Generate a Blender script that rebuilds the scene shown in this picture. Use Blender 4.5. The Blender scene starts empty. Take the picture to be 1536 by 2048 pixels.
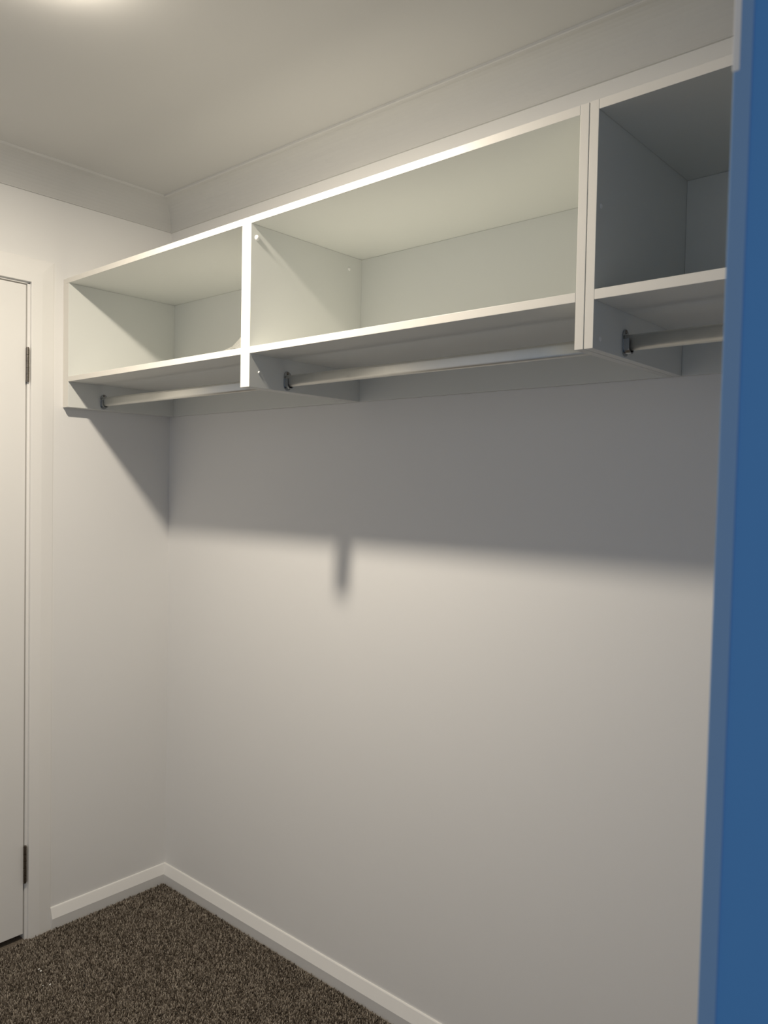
import bpy, bmesh, math, random
import numpy as np
from mathutils import Vector, Matrix

random.seed(7)
S = bpy.context.scene
COL = S.collection

# ------------------------------------------------------------------ camera, world, exposure
CAM = (2.4536, -1.6065, 1.4486)
YAW, PITCH, ROLL, FPX = 0.7234, -0.0307, 0.0191, 1570.66
fwd = Vector((-math.sin(YAW) * math.cos(PITCH), math.cos(YAW) * math.cos(PITCH), math.sin(PITCH)))
rgt = Vector((math.cos(YAW), math.sin(YAW), 0))
upv = rgt.cross(fwd)
r2 = rgt * math.cos(ROLL) + upv * math.sin(ROLL)
u2 = upv * math.cos(ROLL) - rgt * math.sin(ROLL)
cd = bpy.data.cameras.new('camera')
cam = bpy.data.objects.new('camera', cd)
COL.objects.link(cam)
cam.matrix_world = Matrix(((r2.x, u2.x, -fwd.x, CAM[0]), (r2.y, u2.y, -fwd.y, CAM[1]),
                           (r2.z, u2.z, -fwd.z, CAM[2]), (0, 0, 0, 1)))
cd.sensor_fit = 'AUTO'
cd.sensor_width = 36.0
cd.lens = FPX / 2048 * 36.0
cd.clip_start = 0.02
cd.dof.use_dof = True
cd.dof.focus_distance = 2.1
cd.dof.aperture_fstop = 10.0
S.camera = cam

# even near-white background, added as fill light from the open room side
world = bpy.data.worlds.new('ambient_fill')
S.world = world
world.use_nodes = True
bg = world.node_tree.nodes['Background']
bg.inputs['Color'].default_value = (0.93, 0.95, 1.0, 1)
bg.inputs['Strength'].default_value = 0.235

S.view_settings.view_transform = 'Standard'
S.view_settings.look = 'None'
S.view_settings.gamma = 1
S.view_settings.use_curve_mapping = False
S.view_settings.exposure = 0.70
S.cycles.max_bounces = 16
S.cycles.diffuse_bounces = 12
S.cycles.sample_clamp_indirect = 4.0

LAMP = (0.990, -0.91)
LAMP_STRENGTH = 800.0
LAMP_COLOR = (1.0, 0.895, 0.74, 1)

# ------------------------------------------------------------------ dimensions (metres)
HC = 2.43                    # ceiling
RX = 3.30                    # inner face of wall_right
FY = -2.40                   # where the adjoining room is left off
D = 0.398                    # shelving depth
ZT, ZS, ZB, T = 2.0943, 1.7671, 1.6869, 0.0161
T0 = 0.038
X1, T1 = 0.9097, 0.0342
X2, X3 = 1.8077, 1.8253
DOOR_A, DOOR_B, DOOR_H = -0.5065, -1.3400, 2.060


# ------------------------------------------------------------------ materials
def new_mat(name):
    m = bpy.data.materials.new(name)
    m.use_nodes = True
    nt = m.node_tree
    return m, nt, nt.nodes['Principled BSDF']


def add(nt, kind, **kw):
    n = nt.nodes.new(kind)
    for k, v in kw.items():
        n.inputs[k.replace('_', ' ')].default_value = v
    return n


def paint(name, color, rough, bump_scale=350.0, bump=0.03, var=0.012, spec=0.4):
    m, nt, b = new_mat(name)
    tc = nt.nodes.new('ShaderNodeTexCoord')
    n1 = add(nt, 'ShaderNodeTexNoise', Scale=2.3, Detail=2.0)
    nt.links.new(tc.outputs['Object'], n1.inputs['Vector'])
    mix = nt.nodes.new('ShaderNodeMix')
    mix.data_type = 'RGBA'
    mix.inputs['A'].default_value = (*[c * (1 - var) for c in color], 1)
    mix.inputs['B'].default_value = (*[min(1, c * (1 + var)) for c in color], 1)
    nt.links.new(n1.outputs['Fac'], mix.inputs['Factor'])
    nt.links.new(mix.outputs['Result'], b.inputs['Base Color'])
    b.inputs['Roughness'].default_value = rough
    b.inputs['Specular IOR Level'].default_value = spec
    n2 = add(nt, 'ShaderNodeTexNoise', Scale=bump_scale, Detail=3.0)
    nt.links.new(tc.outputs['Object'], n2.inputs['Vector'])
    bp = add(nt, 'ShaderNodeBump', Strength=bump, Distance=0.002)
    nt.links.new(n2.outputs['Fac'], bp.inputs['Height'])
    nt.links.new(bp.outputs['Normal'], b.inputs['Normal'])
    return m


M_WALL = paint('wall_paint', (0.78, 0.775, 0.765), 0.75, 420, 0.05, spec=0.3)
M_CEIL = paint('ceiling_paint', (0.61, 0.605, 0.59), 0.55, 300, 0.04, spec=0.3)
M_TRIM = paint('gloss_trim_paint', (0.82, 0.81, 0.79), 0.32, 120, 0.02)
M_DOOR = paint('door_paint', (0.80, 0.79, 0.77), 0.4, 260, 0.03)
M_MEL = paint('white_melamine', (0.70, 0.71, 0.685), 0.42, 900, 0.02, 0.006)
M_EDGE = paint('white_edge_band', (0.78, 0.755, 0.70), 0.38, 700, 0.01, 0.006)
M_CAP = paint('white_plastic_cap', (0.85, 0.85, 0.84), 0.3, 200, 0.0)
M_BLUE = paint('blue_wall_colour', (0.088, 0.325, 0.76), 0.4, 420, 0.03)  # one blue base colour over the whole partition
M_SLIDE = paint('corner_strip_colour', (0.21, 0.39, 0.68), 0.5, 90, 0.02)  # paler blue base colour of the corner strip


def metal(name, color, rough, metallic=1.0):
    m, nt, b = new_mat(name)
    b.inputs['Base Color'].default_value = (*color, 1)
    b.inputs['Metallic'].default_value = metallic
    tc = nt.nodes.new('ShaderNodeTexCoord')
    n = add(nt, 'ShaderNodeTexNoise', Scale=140.0, Detail=3.0)
    nt.links.new(tc.outputs['Object'], n.inputs['Vector'])
    mr = add(nt, 'ShaderNodeMapRange', To_Min=rough * 0.8, To_Max=rough * 1.25)
    nt.links.new(n.outputs['Fac'], mr.inputs['Value'])
    nt.links.new(mr.outputs['Result'], b.inputs['Roughness'])
    return m


M_RAIL = metal('satin_aluminium_rail', (0.84, 0.83, 0.78), 0.48)
M_CHROME = metal('dark_chrome_bracket', (0.42, 0.44, 0.46), 0.18)
M_STEEL = metal('satin_steel_hinge', (0.26, 0.23, 0.20), 0.26)


def carpet_mat(name, pile):
    m, nt, b = new_mat(name)
    ramp = nt.nodes.new('ShaderNodeValToRGB')
    e = ramp.color_ramp.elements
    e[0].position, e[0].color = 0.0, (0.045, 0.035, 0.026, 1)
    e[1].position, e[1].color = 1.0, (0.42, 0.37, 0.31, 1)
    mid = e.new(0.55)
    mid.color = (0.17, 0.142, 0.114, 1)
    if pile:
        g = nt.nodes.new('ShaderNodeNewGeometry')
        nt.links.new(g.outputs['Random Per Island'], ramp.inputs['Fac'])
    else:
        tc = nt.nodes.new('ShaderNodeTexCoord')
        n = add(nt, 'ShaderNodeTexNoise', Scale=260.0, Detail=3.0)
        nt.links.new(tc.outputs['Object'], n.inputs['Vector'])
        nt.links.new(n.outputs['Fac'], ramp.inputs['Fac'])
    nt.links.new(ramp.outputs['Color'], b.inputs['Base Color'])
    b.inputs['Roughness'].default_value = 0.95
    b.inputs['Specular IOR Level'].default_value = 0.1
    return m


M_CARPET = carpet_mat('carpet_backing', False)
M_PILE = carpet_mat('carpet_pile', True)

M_LAMP, _nt, _b = new_mat('opal_lamp_glow')
_b.inputs['Base Color'].default_value = (0.9, 0.9, 0.88, 1)
_b.inputs['Emission Color'].default_value = LAMP_COLOR
_b.inputs['Emission Strength'].default_value = LAMP_STRENGTH

M_LAMP_SIDE, _nt, _b = new_mat('opal_lamp_side_glow')
_b.inputs['Base Color'].default_value = (0.9, 0.9, 0.88, 1)
_b.inputs['Emission Color'].default_value = LAMP_COLOR
_b.inputs['Emission Strength'].default_value = LAMP_STRENGTH * 0.065

M_BAG, _nt, _b = new_mat('clear_plastic_film')
_b.inputs['Base Color'].default_value = (0.80, 0.80, 0.77, 1)
_b.inputs['Roughness'].default_value = 0.12
_b.inputs['Transmission Weight'].default_value = 0.82
_b.inputs['IOR'].default_value = 1.3
M_FLECK = paint('pale_plaster_chip', (0.85, 0.84, 0.80), 0.7)
M_CRUMB = paint('dark_crumb', (0.015, 0.013, 0.011), 0.8)


# ------------------------------------------------------------------ helpers
def link(name, bm, mat, parent=None, smooth=False):
    bmesh.ops.recalc_face_normals(bm, faces=bm.faces)
    me = bpy.data.meshes.new(name)
    bm.to_mesh(me)
    bm.free()
    for m in (mat if isinstance(mat, (list, tuple)) else [mat]):
        me.materials.append(m)
    if smooth:
        for p in me.polygons:
            p.use_smooth = True
    o = bpy.data.objects.new(name, me)
    COL.objects.link(o)
    if parent is not None:
        o.parent = parent
        o.matrix_parent_inverse = parent.matrix_basis.inverted()
    return o


def box(bm, x0, x1, y0, y1, z0, z1, bevel=0.0, mi=0):
    before = set(bm.faces)
    v = [bm.verts.new((x, y, z)) for z in (z0, z1) for y in (y0, y1) for x in (x0, x1)]
    for f in ((0, 2, 3, 1), (4, 5, 7, 6), (0, 1, 5, 4), (2, 6, 7, 3), (0, 4, 6, 2), (1, 3, 7, 5)):
        bm.faces.new([v[i] for i in f])
    if bevel:
        es = set()
        for w in v:
            es.update(w.link_edges)
        bmesh.ops.bevel(bm, geom=list(es), offset=bevel, segments=2, profile=0.5, affect='EDGES')
    for f in bm.faces:
        if f not in before:
            f.material_index = mi
    return bm


def bx(*a, **k):
    return box(bmesh.new(), *a, **k)


def sweep(profile, stations):
    """profile: list of (a, b); stations: list of (P, U, V): point = P + a*U + b*V"""
    bm = bmesh.new()
    rings = []
    for P, U, V in stations:
        rings.append([bm.verts.new(Vector(P) + Vector(U) * a + Vector(V) * b) for a, b in profile])
    n = len(profile)
    for r0, r1 in zip(rings, rings[1:]):
        for i in range(n):
            j = (i + 1) % n
            bm.faces.new((r0[i], r0[j], r1[j], r1[i]))
    bm.faces.new(rings[0])
    bm.faces.new(list(reversed(rings[-1])))
    return bm


def prism(outline, axis_from, axis_to, mk):
    """outline [(p,q)] extruded along an axis; mk(t,p,q)->xyz"""
    bm = bmesh.new()
    a = [bm.verts.new(mk(axis_from, p, q)) for p, q in outline]
    b = [bm.verts.new(mk(axis_to, p, q)) for p, q in outline]
    n = len(outline)
    for i in range(n):
        j = (i + 1) % n
        bm.faces.new((a[i], a[j], b[j], b[i]))
    bm.faces.new(a)
    bm.faces.new(list(reversed(b)))
    return bm


def struct(o, label=None):
    o['kind'] = 'structure'
    if label:
        o['label'] = label
    return o


def tag(o, label, cat, group=None):
    o['label'] = label
    o['category'] = cat
    if group:
        o['group'] = group
    return o


def empty(name, loc):
    o = bpy.data.objects.new(name, None)
    COL.objects.link(o)
    o.location = loc
    return o


# ------------------------------------------------------------------ room shell
# floor runs under the walls and out through the doorway
floor = struct(link('floor', bx(-0.12, RX + 0.12, -2.9, 0.12, -0.12, -0.004), M_CARPET),
               'dark brown speckled cut pile carpet floor')

bm = bmesh.new()
box(bm, -0.12, RX + 0.10, FY - 0.10, 0.12, HC, HC + 0.10)
struct(link('ceiling', bm, M_CEIL), 'white painted flat ceiling lit by one round lamp')

struct(link('wall_back', bx(0, RX, 0, 0.12, -0.02, HC), M_WALL),
       'long white wall under the open shelving')

bm = bmesh.new()      # left wall with the opening of the flush door
OA, OB, OH = DOOR_A + 0.028, DOOR_B - 0.028, DOOR_H + 0.028
box(bm, -0.12, 0, OA, 0.12, -0.02, HC)
box(bm, -0.12, 0, OB, OA, OH, HC)
box(bm, -0.12, 0, FY - 0.10, OB, -0.02, HC)
struct(link('wall_left', bm, M_WALL), 'short white wall with a flush door')

# partition whose end stands close on the right of the photograph; the robe runs on behind it
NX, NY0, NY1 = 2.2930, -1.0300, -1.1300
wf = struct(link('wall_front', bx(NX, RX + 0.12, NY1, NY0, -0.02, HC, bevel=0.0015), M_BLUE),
            'blue partition end close at the right edge')
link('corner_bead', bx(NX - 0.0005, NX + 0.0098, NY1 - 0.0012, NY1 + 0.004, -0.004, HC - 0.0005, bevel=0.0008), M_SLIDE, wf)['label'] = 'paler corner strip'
link('edge_strip', bx(NX - 0.0009, NX + 0.0032, NY1 - 0.0020, NY1 + 0.003, 1.692, HC - 0.0005, bevel=0.0006), M_CAP, wf)['label'] = 'white strip at the top'  # narrow white box over the upper part of the corner strip

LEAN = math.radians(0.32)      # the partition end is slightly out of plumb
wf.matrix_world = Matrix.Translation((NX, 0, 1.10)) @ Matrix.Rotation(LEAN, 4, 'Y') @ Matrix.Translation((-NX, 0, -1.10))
struct(link('wall_right', bx(RX, RX + 0.12, NY0, 0.12, -0.02, HC), M_WALL), 'white end wall behind the partition')

# cove cornice: a = out from the wall, b = down from the ceiling (negative)
cove = [(0, 0), (0, -0.090), (0.005, -0.090), (0.005, -0.0855)]
cx, cz, R0 = 0.083, -0.0855, 0.0785
for i in range(1, 11):
    a = math.pi - (math.pi / 2) * i / 11
    cove.append((cx + R0 * math.cos(a) * 0.985, cz + (R0 + 0.001) * math.sin(a)))
cove_left = cove + [(0.084, -0.0055), (0.0895, -0.0015), (0.0900, 0)]
cove += [(0.082, -0.0075), (0.0870, -0.0072), (0.0895, -0.0055), (0.0895, 0)]
V = (0, 0, 1)
bm = sweep(cove_left, [((0, FY, HC), (1, 0, 0), V), ((0, 0, HC), (1, -1, 0), V)])
struct(link('trim_1', bm, M_CEIL), 'white cove cornice along the door wall')
bm = sweep(cove, [((0, 0, HC), (1, -1, 0), V), ((RX, 0, HC), (-1, -1, 0), V)])
struct(link('trim_2', bm, M_CEIL), 'white cove cornice above the shelving')

# bevelled skirting: a = out, b = up
SK = [(0, -0.004), (0.0125, -0.004), (0.0162, 0.0335), (0.0052, 0.0645), (0.0035, 0.0668), (0, 0.0668)]
bm = sweep(SK, [((0, -0.4285, 0), (1, 0, 0), V), ((0, 0, 0), (1, -1, 0), V)])
struct(link('baseboard_left', bm, M_TRIM), 'short white bevelled skirting beside the door frame')
bm = sweep(SK, [((0, 0, 0), (1, -1, 0), V), ((RX, 0, 0), (-1, -1, 0), V)])
struct(link('baseboard_back', bm, M_TRIM), 'long white bevelled skirting under the shelving wall')

# architrave of the flush door: a = out from wall, b = away from the opening
AR = [(0, 0), (0.0105, 0), (0.0110, 0.002), (0.0110, 0.034), (0.0107, 0.036), (0.0050, 0.0715), (0.0040, 0.0745), (0, 0.0745)]
ya, yb, zt = DOOR_A + 0.0035, DOOR_B - 0.0035, DOOR_H + 0.0035
ar = empty('trim_3', (0, ya, 0))
struct(ar, 'white bevelled architrave around the flush door')
X = (1, 0, 0)
link('architrave', sweep(AR, [((0, ya, -0.004), X, (0, 1, 0)), ((0, ya, zt), X, (0, 1, 1))]), M_TRIM, ar)
link('architrave', sweep(AR, [((0, ya, zt), X, (0, 1, 1)), ((0, yb, zt), X, (0, -1, 1))]), M_TRIM, ar)
link('architrave', sweep(AR, [((0, yb, -0.004), X, (0, -1, 0)), ((0, yb, zt), X, (0, -1, 1))]), M_TRIM, ar)
bm = bmesh.new()
bmesh.ops.create_uvsphere(bm, u_segments=8, v_segments=5, radius=0.0022,
                          matrix=Matrix.Translation((0.0110, -0.497, 2.024)) @ Matrix.Diagonal((0.4, 1, 1, 1)))
link('filler_spot', bm, M_CAP, ar)

# ------------------------------------------------------------------ flush door
door = struct(link('door_1', bx(-0.035, -0.001, DOOR_B + 0.003, DOOR_A - 0.0085, 0.016, DOOR_H - 0.006, bevel=0.0012), M_DOOR),
              'flush white door at the left edge')
bm = bmesh.new()
box(bm, -0.11, -0.0005, DOOR_A - 0.0045, DOOR_A + 0.0275, -0.01, DOOR_H)
box(bm, -0.11, -0.0005, DOOR_B - 0.0275, DOOR_B, -0.01, DOOR_H)
box(bm, -0.11, -0.0005, DOOR_B - 0.0275, DOOR_A + 0.0275, DOOR_H - 0.0020, DOOR_H + 0.0275)
box(bm, -0.055, -0.0385, DOOR_B, DOOR_A - 0.0045, -0.01, DOOR_H - 0.002)   # rebate and stop behind the leaf
link('door_jamb', bm, M_TRIM, door)


def hinge(z0, z1):
    yc = DOOR_A - 0.0055
    bm = bmesh.new()
    n = 14
    L = (z1 - z0) / 5
    for k in range(5):
        bmesh.ops.create_cone(bm, cap_ends=True, segments=n, radius1=0.0056, radius2=0.0056, depth=L - 0.0008,
                              matrix=Matrix.Translation((0.0045, yc, z0 + L * (k + 0.5))))
    kn = link('hinge', bm, M_STEEL, door, smooth=False)
    bm = bmesh.new()
    for zc in (z0 - 0.0015, z1 + 0.0015):
        bmesh.ops.create_cone(bm, cap_ends=True, segments=n, radius1=0.0044, radius2=0.0044, depth=0.004,
                              matrix=Matrix.Translation((0.0045, yc, zc)))
    link('hinge_pin', bm, M_STEEL, kn)
    bm = bmesh.new()
    box(bm, -0.0012, 0.0012, yc - 0.0030, yc + 0.0030, z0, z1)
    link('hinge_leaf', bm, M_STEEL, kn)
    return kn


hinge(1.759, 1.859)
hinge(0.184, 0.296)

# ------------------------------------------------------------------ open shelving units
def panel(name, parent, x0, x1, y0, y1, z0, z1, edge='front'):
    """melamine board with a separate-coloured edge band on its front edge"""
    bm = bx(x0, x1, y0, y1, z0, z1, bevel=0.0006)
    bm.faces.ensure_lookup_table()
    bmesh.ops.recalc_face_normals(bm, faces=bm.faces)
    for f in bm.faces:
        if f.normal.y < -0.9 and name != 'back_panel':
            f.material_index = 1
    return link(name, bm, [M_MEL, M_EDGE], parent)


def screw_cap(parent, x, y, z, r=0.006, h=0.003):
    bm = bmesh.new()
    bmesh.ops.create_uvsphere(bm, u_segments=14, v_segments=8, radius=1.0,
                              matrix=Matrix.Translation((x, y, z)) @ Matrix.Diagonal((h, r, r, 1)))
    return link('screw_cap', bm, M_CAP, parent, smooth=True)


BP = 0.0099
ua = empty('shelving_unit', (0.9, -D / 2, ZB))
tag(ua, 'long white two-bay open wardrobe shelving on the wall, left of the double upright', 'shelving', 'white wall shelving')
panel('filler_strip', ua, 0.0005, T0 - T - 0.0004, -D + 0.0015, -0.002, ZB, ZT)
panel('side_panel', ua, T0 - T, T0, -D, -0.001, ZB, ZT - T - 0.0003)
panel('side_panel', ua, X2, X2 + T, -D, -0.001, ZB, ZT)
panel('top_panel', ua, T0 - T, X2 - 0.0003, -D, -0.001, ZT - T, ZT)
dv = panel('divider', ua, X1, X1 + T1, -D, -BP - 0.0002, ZB, ZT - T - 0.0003)
panel('shelf', ua, T0 + 0.0003, X1 - 0.0003, -D, -BP - 0.0002, ZS, ZS + T)
panel('shelf', ua, X1 + T1 + 0.0003, X2 - 0.0003, -D, -BP - 0.0002, ZS, ZS + T)
panel('back_panel', ua, T0 + 0.0003, X1 + T1 / 2 - 0.0004, -BP, -0.001, ZB, ZT - T - 0.0003)
panel('back_panel', ua, X1 + T1 / 2 + 0.0004, X2 - 0.0003, -BP, -0.001, ZB, ZT - T - 0.0003)
XR = X1 + T1
screw_cap(dv, XR + 0.0005, -0.380, 2.0467, 0.0065, 0.0045)
screw_cap(dv, XR + 0.0004, -0.060, 2.0426, 0.0055, 0.0025)
screw_cap(dv, XR + 0.0004, -0.368, 1.7244, 0.0032, 0.0016)

UBX = RX - 0.040
ub = empty('shelving_unit', (2.05, -D / 2, ZB))
tag(ub, 'white open shelving bay with a dark shaded interior, right of the double upright', 'shelving', 'white wall shelving')
sb = panel('side_panel', ub, X3, X3 + T, -D, -0.001, ZB, ZT)
panel('side_panel', ub, UBX, UBX + T, -D, -0.001, ZB, ZT)
panel('top_panel', ub, X3 + T + 0.0004, UBX - 0.0003, -D, -0.001, ZT - T, ZT)
panel('shelf', ub, X3 + T + 0.0003, UBX - 0.0003, -D, -BP - 0.0002, ZS, ZS + T + 0.001)
panel('back_panel', ub, X3 + T + 0.0003, UBX - 0.0003, -BP, -0.001, ZB, ZT - T - 0.0003)
screw_cap(sb, X3 + T + 0.0004, -0.382, 1.9245, 0.0045, 0.0016)
screw_cap(sb, X3 + T + 0.0004, -0.3726, 1.7059, 0.0045, 0.0012)


# ------------------------------------------------------------------ hanging rails
def stadium(w, h, n=8):
    """oval outline, w wide (first coord) by h high (second)"""
    r = w / 2
    pts = []
    for i in range(n + 1):
        a = math.pi * i / n
        pts.append((r * math.cos(a), (h / 2 - r) + r * math.sin(a)))
    for i in range(n + 1):
        a = math.pi + math.pi * i / n
        pts.append((r * math.cos(a), -(h / 2 - r) + r * math.sin(a)))
    return pts


RY, RZ = -0.2765, 1.7130


def rail(xa, xb, label):
    root = empty('hanging_rail', ((xa + xb) / 2, RY, RZ))
    tag(root, label, 'rail', 'oval wardrobe rails under the shelves')
    bm = prism(stadium(0.0150, 0.0290), xa + 0.0022, xb - 0.0022, lambda t, p, q: (t, RY + p, RZ + q))
    tube = link('tube', bm, M_RAIL, root)
    for p in tube.data.polygons:
        p.use_smooth = len(p.vertices) == 4
    for x, s in ((xa, 1), (xb, -1)):
        mk = lambda t, p, q: (x + s * t, RY + p, RZ + q)
        # oval flange plate, a cup that carries the tube, open at the top
        bm = prism([(p * 1.0, q + 0.0005) for p, q in stadium(0.0235, 0.0480)], 0.0003, 0.0021, mk)
        br = link('rail_bracket', bm, M_CHROME, root)
        out, inn = [], []
        for i in range(13):
            a = math.pi + math.pi * i / 12
            out.append((0.0108 * math.cos(a), -0.0090 + 0.0108 * math.sin(a)))
            inn.append((0.0085 * math.cos(a), -0.0090 + 0.0085 * math.sin(a)))
        ring = [(-0.0108, 0.006)] + out + [(0.0108, 0.006), (0.0085, 0.006)] + inn[::-1] + [(-0.0085, 0.006)]
        bm = bmesh.new()
        A = [bm.verts.new(mk(0.0022, p, q)) for p, q in ring]
        B = [bm.verts.new(mk(0.0130, p, q)) for p, q in ring]
        n = len(ring)
        for i in range(n):
            j = (i + 1) % n
            bm.faces.new((A[i], A[j], B[j], B[i]))
        h = n // 2
        for k in range(h - 1):
            i0, i1, j0, j1 = k, k + 1, n - 1 - k, n - 2 - k
            bm.faces.new((A[i0], A[i1], A[j1], A[j0]))
            bm.faces.new((B[i0], B[i1], B[j1], B[j0]))
        link('cup', bm, M_CHROME, br)
        bm = bmesh.new()
        bmesh.ops.create_uvsphere(bm, u_segments=12, v_segments=6, radius=1,
                                  matrix=Matrix.Translation(mk(0.0022, 0, 0.0195)) @ Matrix.Diagonal((0.0016, 0.0036, 0.0036, 1)))
        link('screw', bm, M_STEEL, br, smooth=True)
    return root


rail(T0, X1, 'short oval silver rail under the leftmost shelf')
rail(XR, X2, 'long oval silver rail under the middle shelf')
rail(X3 + T, UBX, 'oval silver rail under the shelf at the right')

# ------------------------------------------------------------------ crumpled clear bag on the left shelf
bm = bmesh.new()
rng = np.random.RandomState(4)
NU, NV = 9, 7
grid = []
for i in range(NU):
    row = []
    for j in range(NV):
        u, v = i / (NU - 1), j / (NV - 1)
        x = 0.786 + 0.112 * u
        y = -0.375 + 0.09 * v
        ridge = max(0.0, 1 - abs(v - 0.45) * 2.0) * (0.15 + 0.85 * min(1, u * 1.55) ** 1.3)
        z = ZS + T + 0.002 + 0.058 * ridge
        z += rng.uniform(-0.009, 0.010) * (0.3 + ridge)
        row.append(bm.verts.new((x + rng.uniform(-.003, .002), y + rng.uniform(-.003, .003), max(z, ZS + T + 0.0012))))
    grid.append(row)
for i in range(NU - 1):
    for j in range(NV - 1):
        a, b, c, d = grid[i][j], grid[i + 1][j], grid[i + 1][j + 1], grid[i][j + 1]
        bm.faces.new((a, b, c))
        bm.faces.new((a, c, d))
bag = tag(link('plastic_bag', bm, M_BAG), 'crumpled clear plastic bag on the left shelf by the divider', 'bag')
mod = bag.modifiers.new('film', 'SOLIDIFY')
mod.thickness = 0.0006
mod.offset = 1

# ------------------------------------------------------------------ ceiling lamp
lamp = empty('ceiling_lamp', (LAMP[0], LAMP[1], HC))
tag(lamp, 'small round opal ceiling lamp with a thin white ring', 'lamp')


def lathe(profile, n=32):
    bm = bmesh.new()
    rings = []
    for r, z in profile:
        if r < 1e-6:
            rings.append([bm.verts.new((LAMP[0], LAMP[1], z))])
        else:
            rings.append([bm.verts.new((LAMP[0] + r * math.cos(2 * math.pi * k / n), LAMP[1] + r * math.sin(2 * math.pi * k / n), z)) for k in range(n)])
    for a, b in zip(rings, rings[1:]):
        for k in range(n):
            l = (k + 1) % n
            if len(a) == 1:
                bm.faces.new((a[0], b[l], b[k]))
            elif len(b) == 1:
                bm.faces.new((a[k], a[l], b[0]))
            else:
                bm.faces.new((a[k], a[l], b[l], b[k]))
    return bm


LZ = HC - 0.032
link('ring', lathe([(0.046, HC - 0.0005), (0.052, HC - 0.0005), (0.052, HC - 0.003), (0.0455, HC - 0.004), (0.0455, HC - 0.0005), (0.046, HC - 0.0005)]), M_CAP, lamp)
link('side_diffuser', lathe([(0.0450, HC - 0.0010), (0.0450, LZ + 0.0010)]), M_LAMP_SIDE, lamp, smooth=True)
dome = [(0.0450, LZ + 0.0010), (0.0440, LZ), (0.030, LZ - 0.0006), (0.015, LZ - 0.0009), (0, LZ - 0.001)]
link('diffuser', lathe(dome), M_LAMP, lamp)

# ------------------------------------------------------------------ carpet pile (cut tufts) on the floor
rng = np.random.RandomState(11)
sp = 0.0042
xs = np.arange(0.006, 1.60, sp)
ys = np.arange(-1.25, -0.012, sp)
gx, gy = np.meshgrid(xs, ys)
P = np.stack([gx.ravel(), gy.ravel()], 1)
P += rng.uniform(-0.0019, 0.0019, P.shape)
keep = (P[:, 0] > 0.0172) & (P[:, 1] < -0.0172)
keep &= ~((P[:, 0] < 0.016) & (P[:, 1] < -0.42))
P = P[keep]
N = len(P)
ang = rng.uniform(0, 2 * math.pi, N)
rad = rng.uniform(0.0014, 0.0030, N)
hgt = rng.uniform(0.0015, 0.0062, N)
lean = rng.normal(0, 0.0019, (N, 2))
verts = np.zeros((N, 7, 3))
for k in range(3):
    a = ang + k * 2 * math.pi / 3
    verts[:, k, 0] = P[:, 0] + rad * np.cos(a)
    verts[:, k, 1] = P[:, 1] + rad * np.sin(a)
    verts[:, k, 2] = -0.0045
    verts[:, 3 + k, 0] = P[:, 0] + lean[:, 0] * 0.7 + rad * 0.75 * np.cos(a + 0.5)
    verts[:, 3 + k, 1] = P[:, 1] + lean[:, 1] * 0.7 + rad * 0.75 * np.sin(a + 0.5)
    verts[:, 3 + k, 2] = hgt * 0.6 - 0.001
verts[:, 6, 0] = P[:, 0] + lean[:, 0]
verts[:, 6, 1] = P[:, 1] + lean[:, 1]
verts[:, 6, 2] = hgt
tri = np.array([(0, 1, 4), (0, 4, 3), (1, 2, 5), (1, 5, 4), (2, 0, 3), (2, 3, 5), (3, 4, 6), (4, 5, 6), (5, 3, 6)])
F = (np.arange(N)[:, None, None] * 7 + tri[None]).reshape(-1, 3)
me = bpy.data.meshes.new('carpet_pile')
me.vertices.add(N * 7)
me.vertices.foreach_set('co', verts.reshape(-1).astype(np.float32))
nf = len(F)
me.loops.add(nf * 3)
me.loops.foreach_set('vertex_index', F.reshape(-1).astype(np.int32))
me.polygons.add(nf)
me.polygons.foreach_set('loop_start', (np.arange(nf) * 3).astype(np.int32))
me.polygons.foreach_set('loop_total', np.full(nf, 3, np.int32))
me.update(calc_edges=True)
me.validate()
me.materials.append(M_PILE)
pile = bpy.data.objects.new('carpet_pile', me)
COL.objects.link(pile)
pile.parent = floor
pile['kind'] = 'stuff'


# ------------------------------------------------------------------ litter on the carpet
def chip(name, x, y, s, mat, label, seed):
    r = random.Random(seed)
    bm = bmesh.new()
    bmesh.ops.create_icosphere(bm, subdivisions=1, radius=1.0)
    for v in bm.verts:
        v.co *= r.uniform(0.7, 1.15)
    rot = Matrix.Rotation(r.uniform(0, 6), 4, 'Z')
    bmesh.ops.transform(bm, verts=bm.verts, matrix=Matrix.Translation((x, y, 0.0055)) @ rot @ Matrix.Diagonal((s, s * 0.55, s * 0.45, 1)))
    o = link(name, bm, mat)
    return tag(o, label, 'debris', 'litter on the carpet')


chip('plaster_chip', 0.197, -0.555, 0.0036, M_FLECK, 'tiny pale chip on the carpet, farthest left of four', 1)
chip('plaster_chip', 0.2106, -0.5553, 0.0048, M_FLECK, 'largest of the pale chips on the carpet near the door', 2)
chip('plaster_chip', 0.2907, -0.5664, 0.0044, M_FLECK, 'pale elongated chip on the carpet, nearest the dark crumb', 3)
chip('plaster_chip', 0.2806, -0.5820, 0.0030, M_FLECK, 'smallest pale chip on the carpet, closest to the viewer', 4)
chip('dark_crumb', 0.3643, -0.5004, 0.0055, M_CRUMB, 'small black crumb lying on the brown carpet', 5)
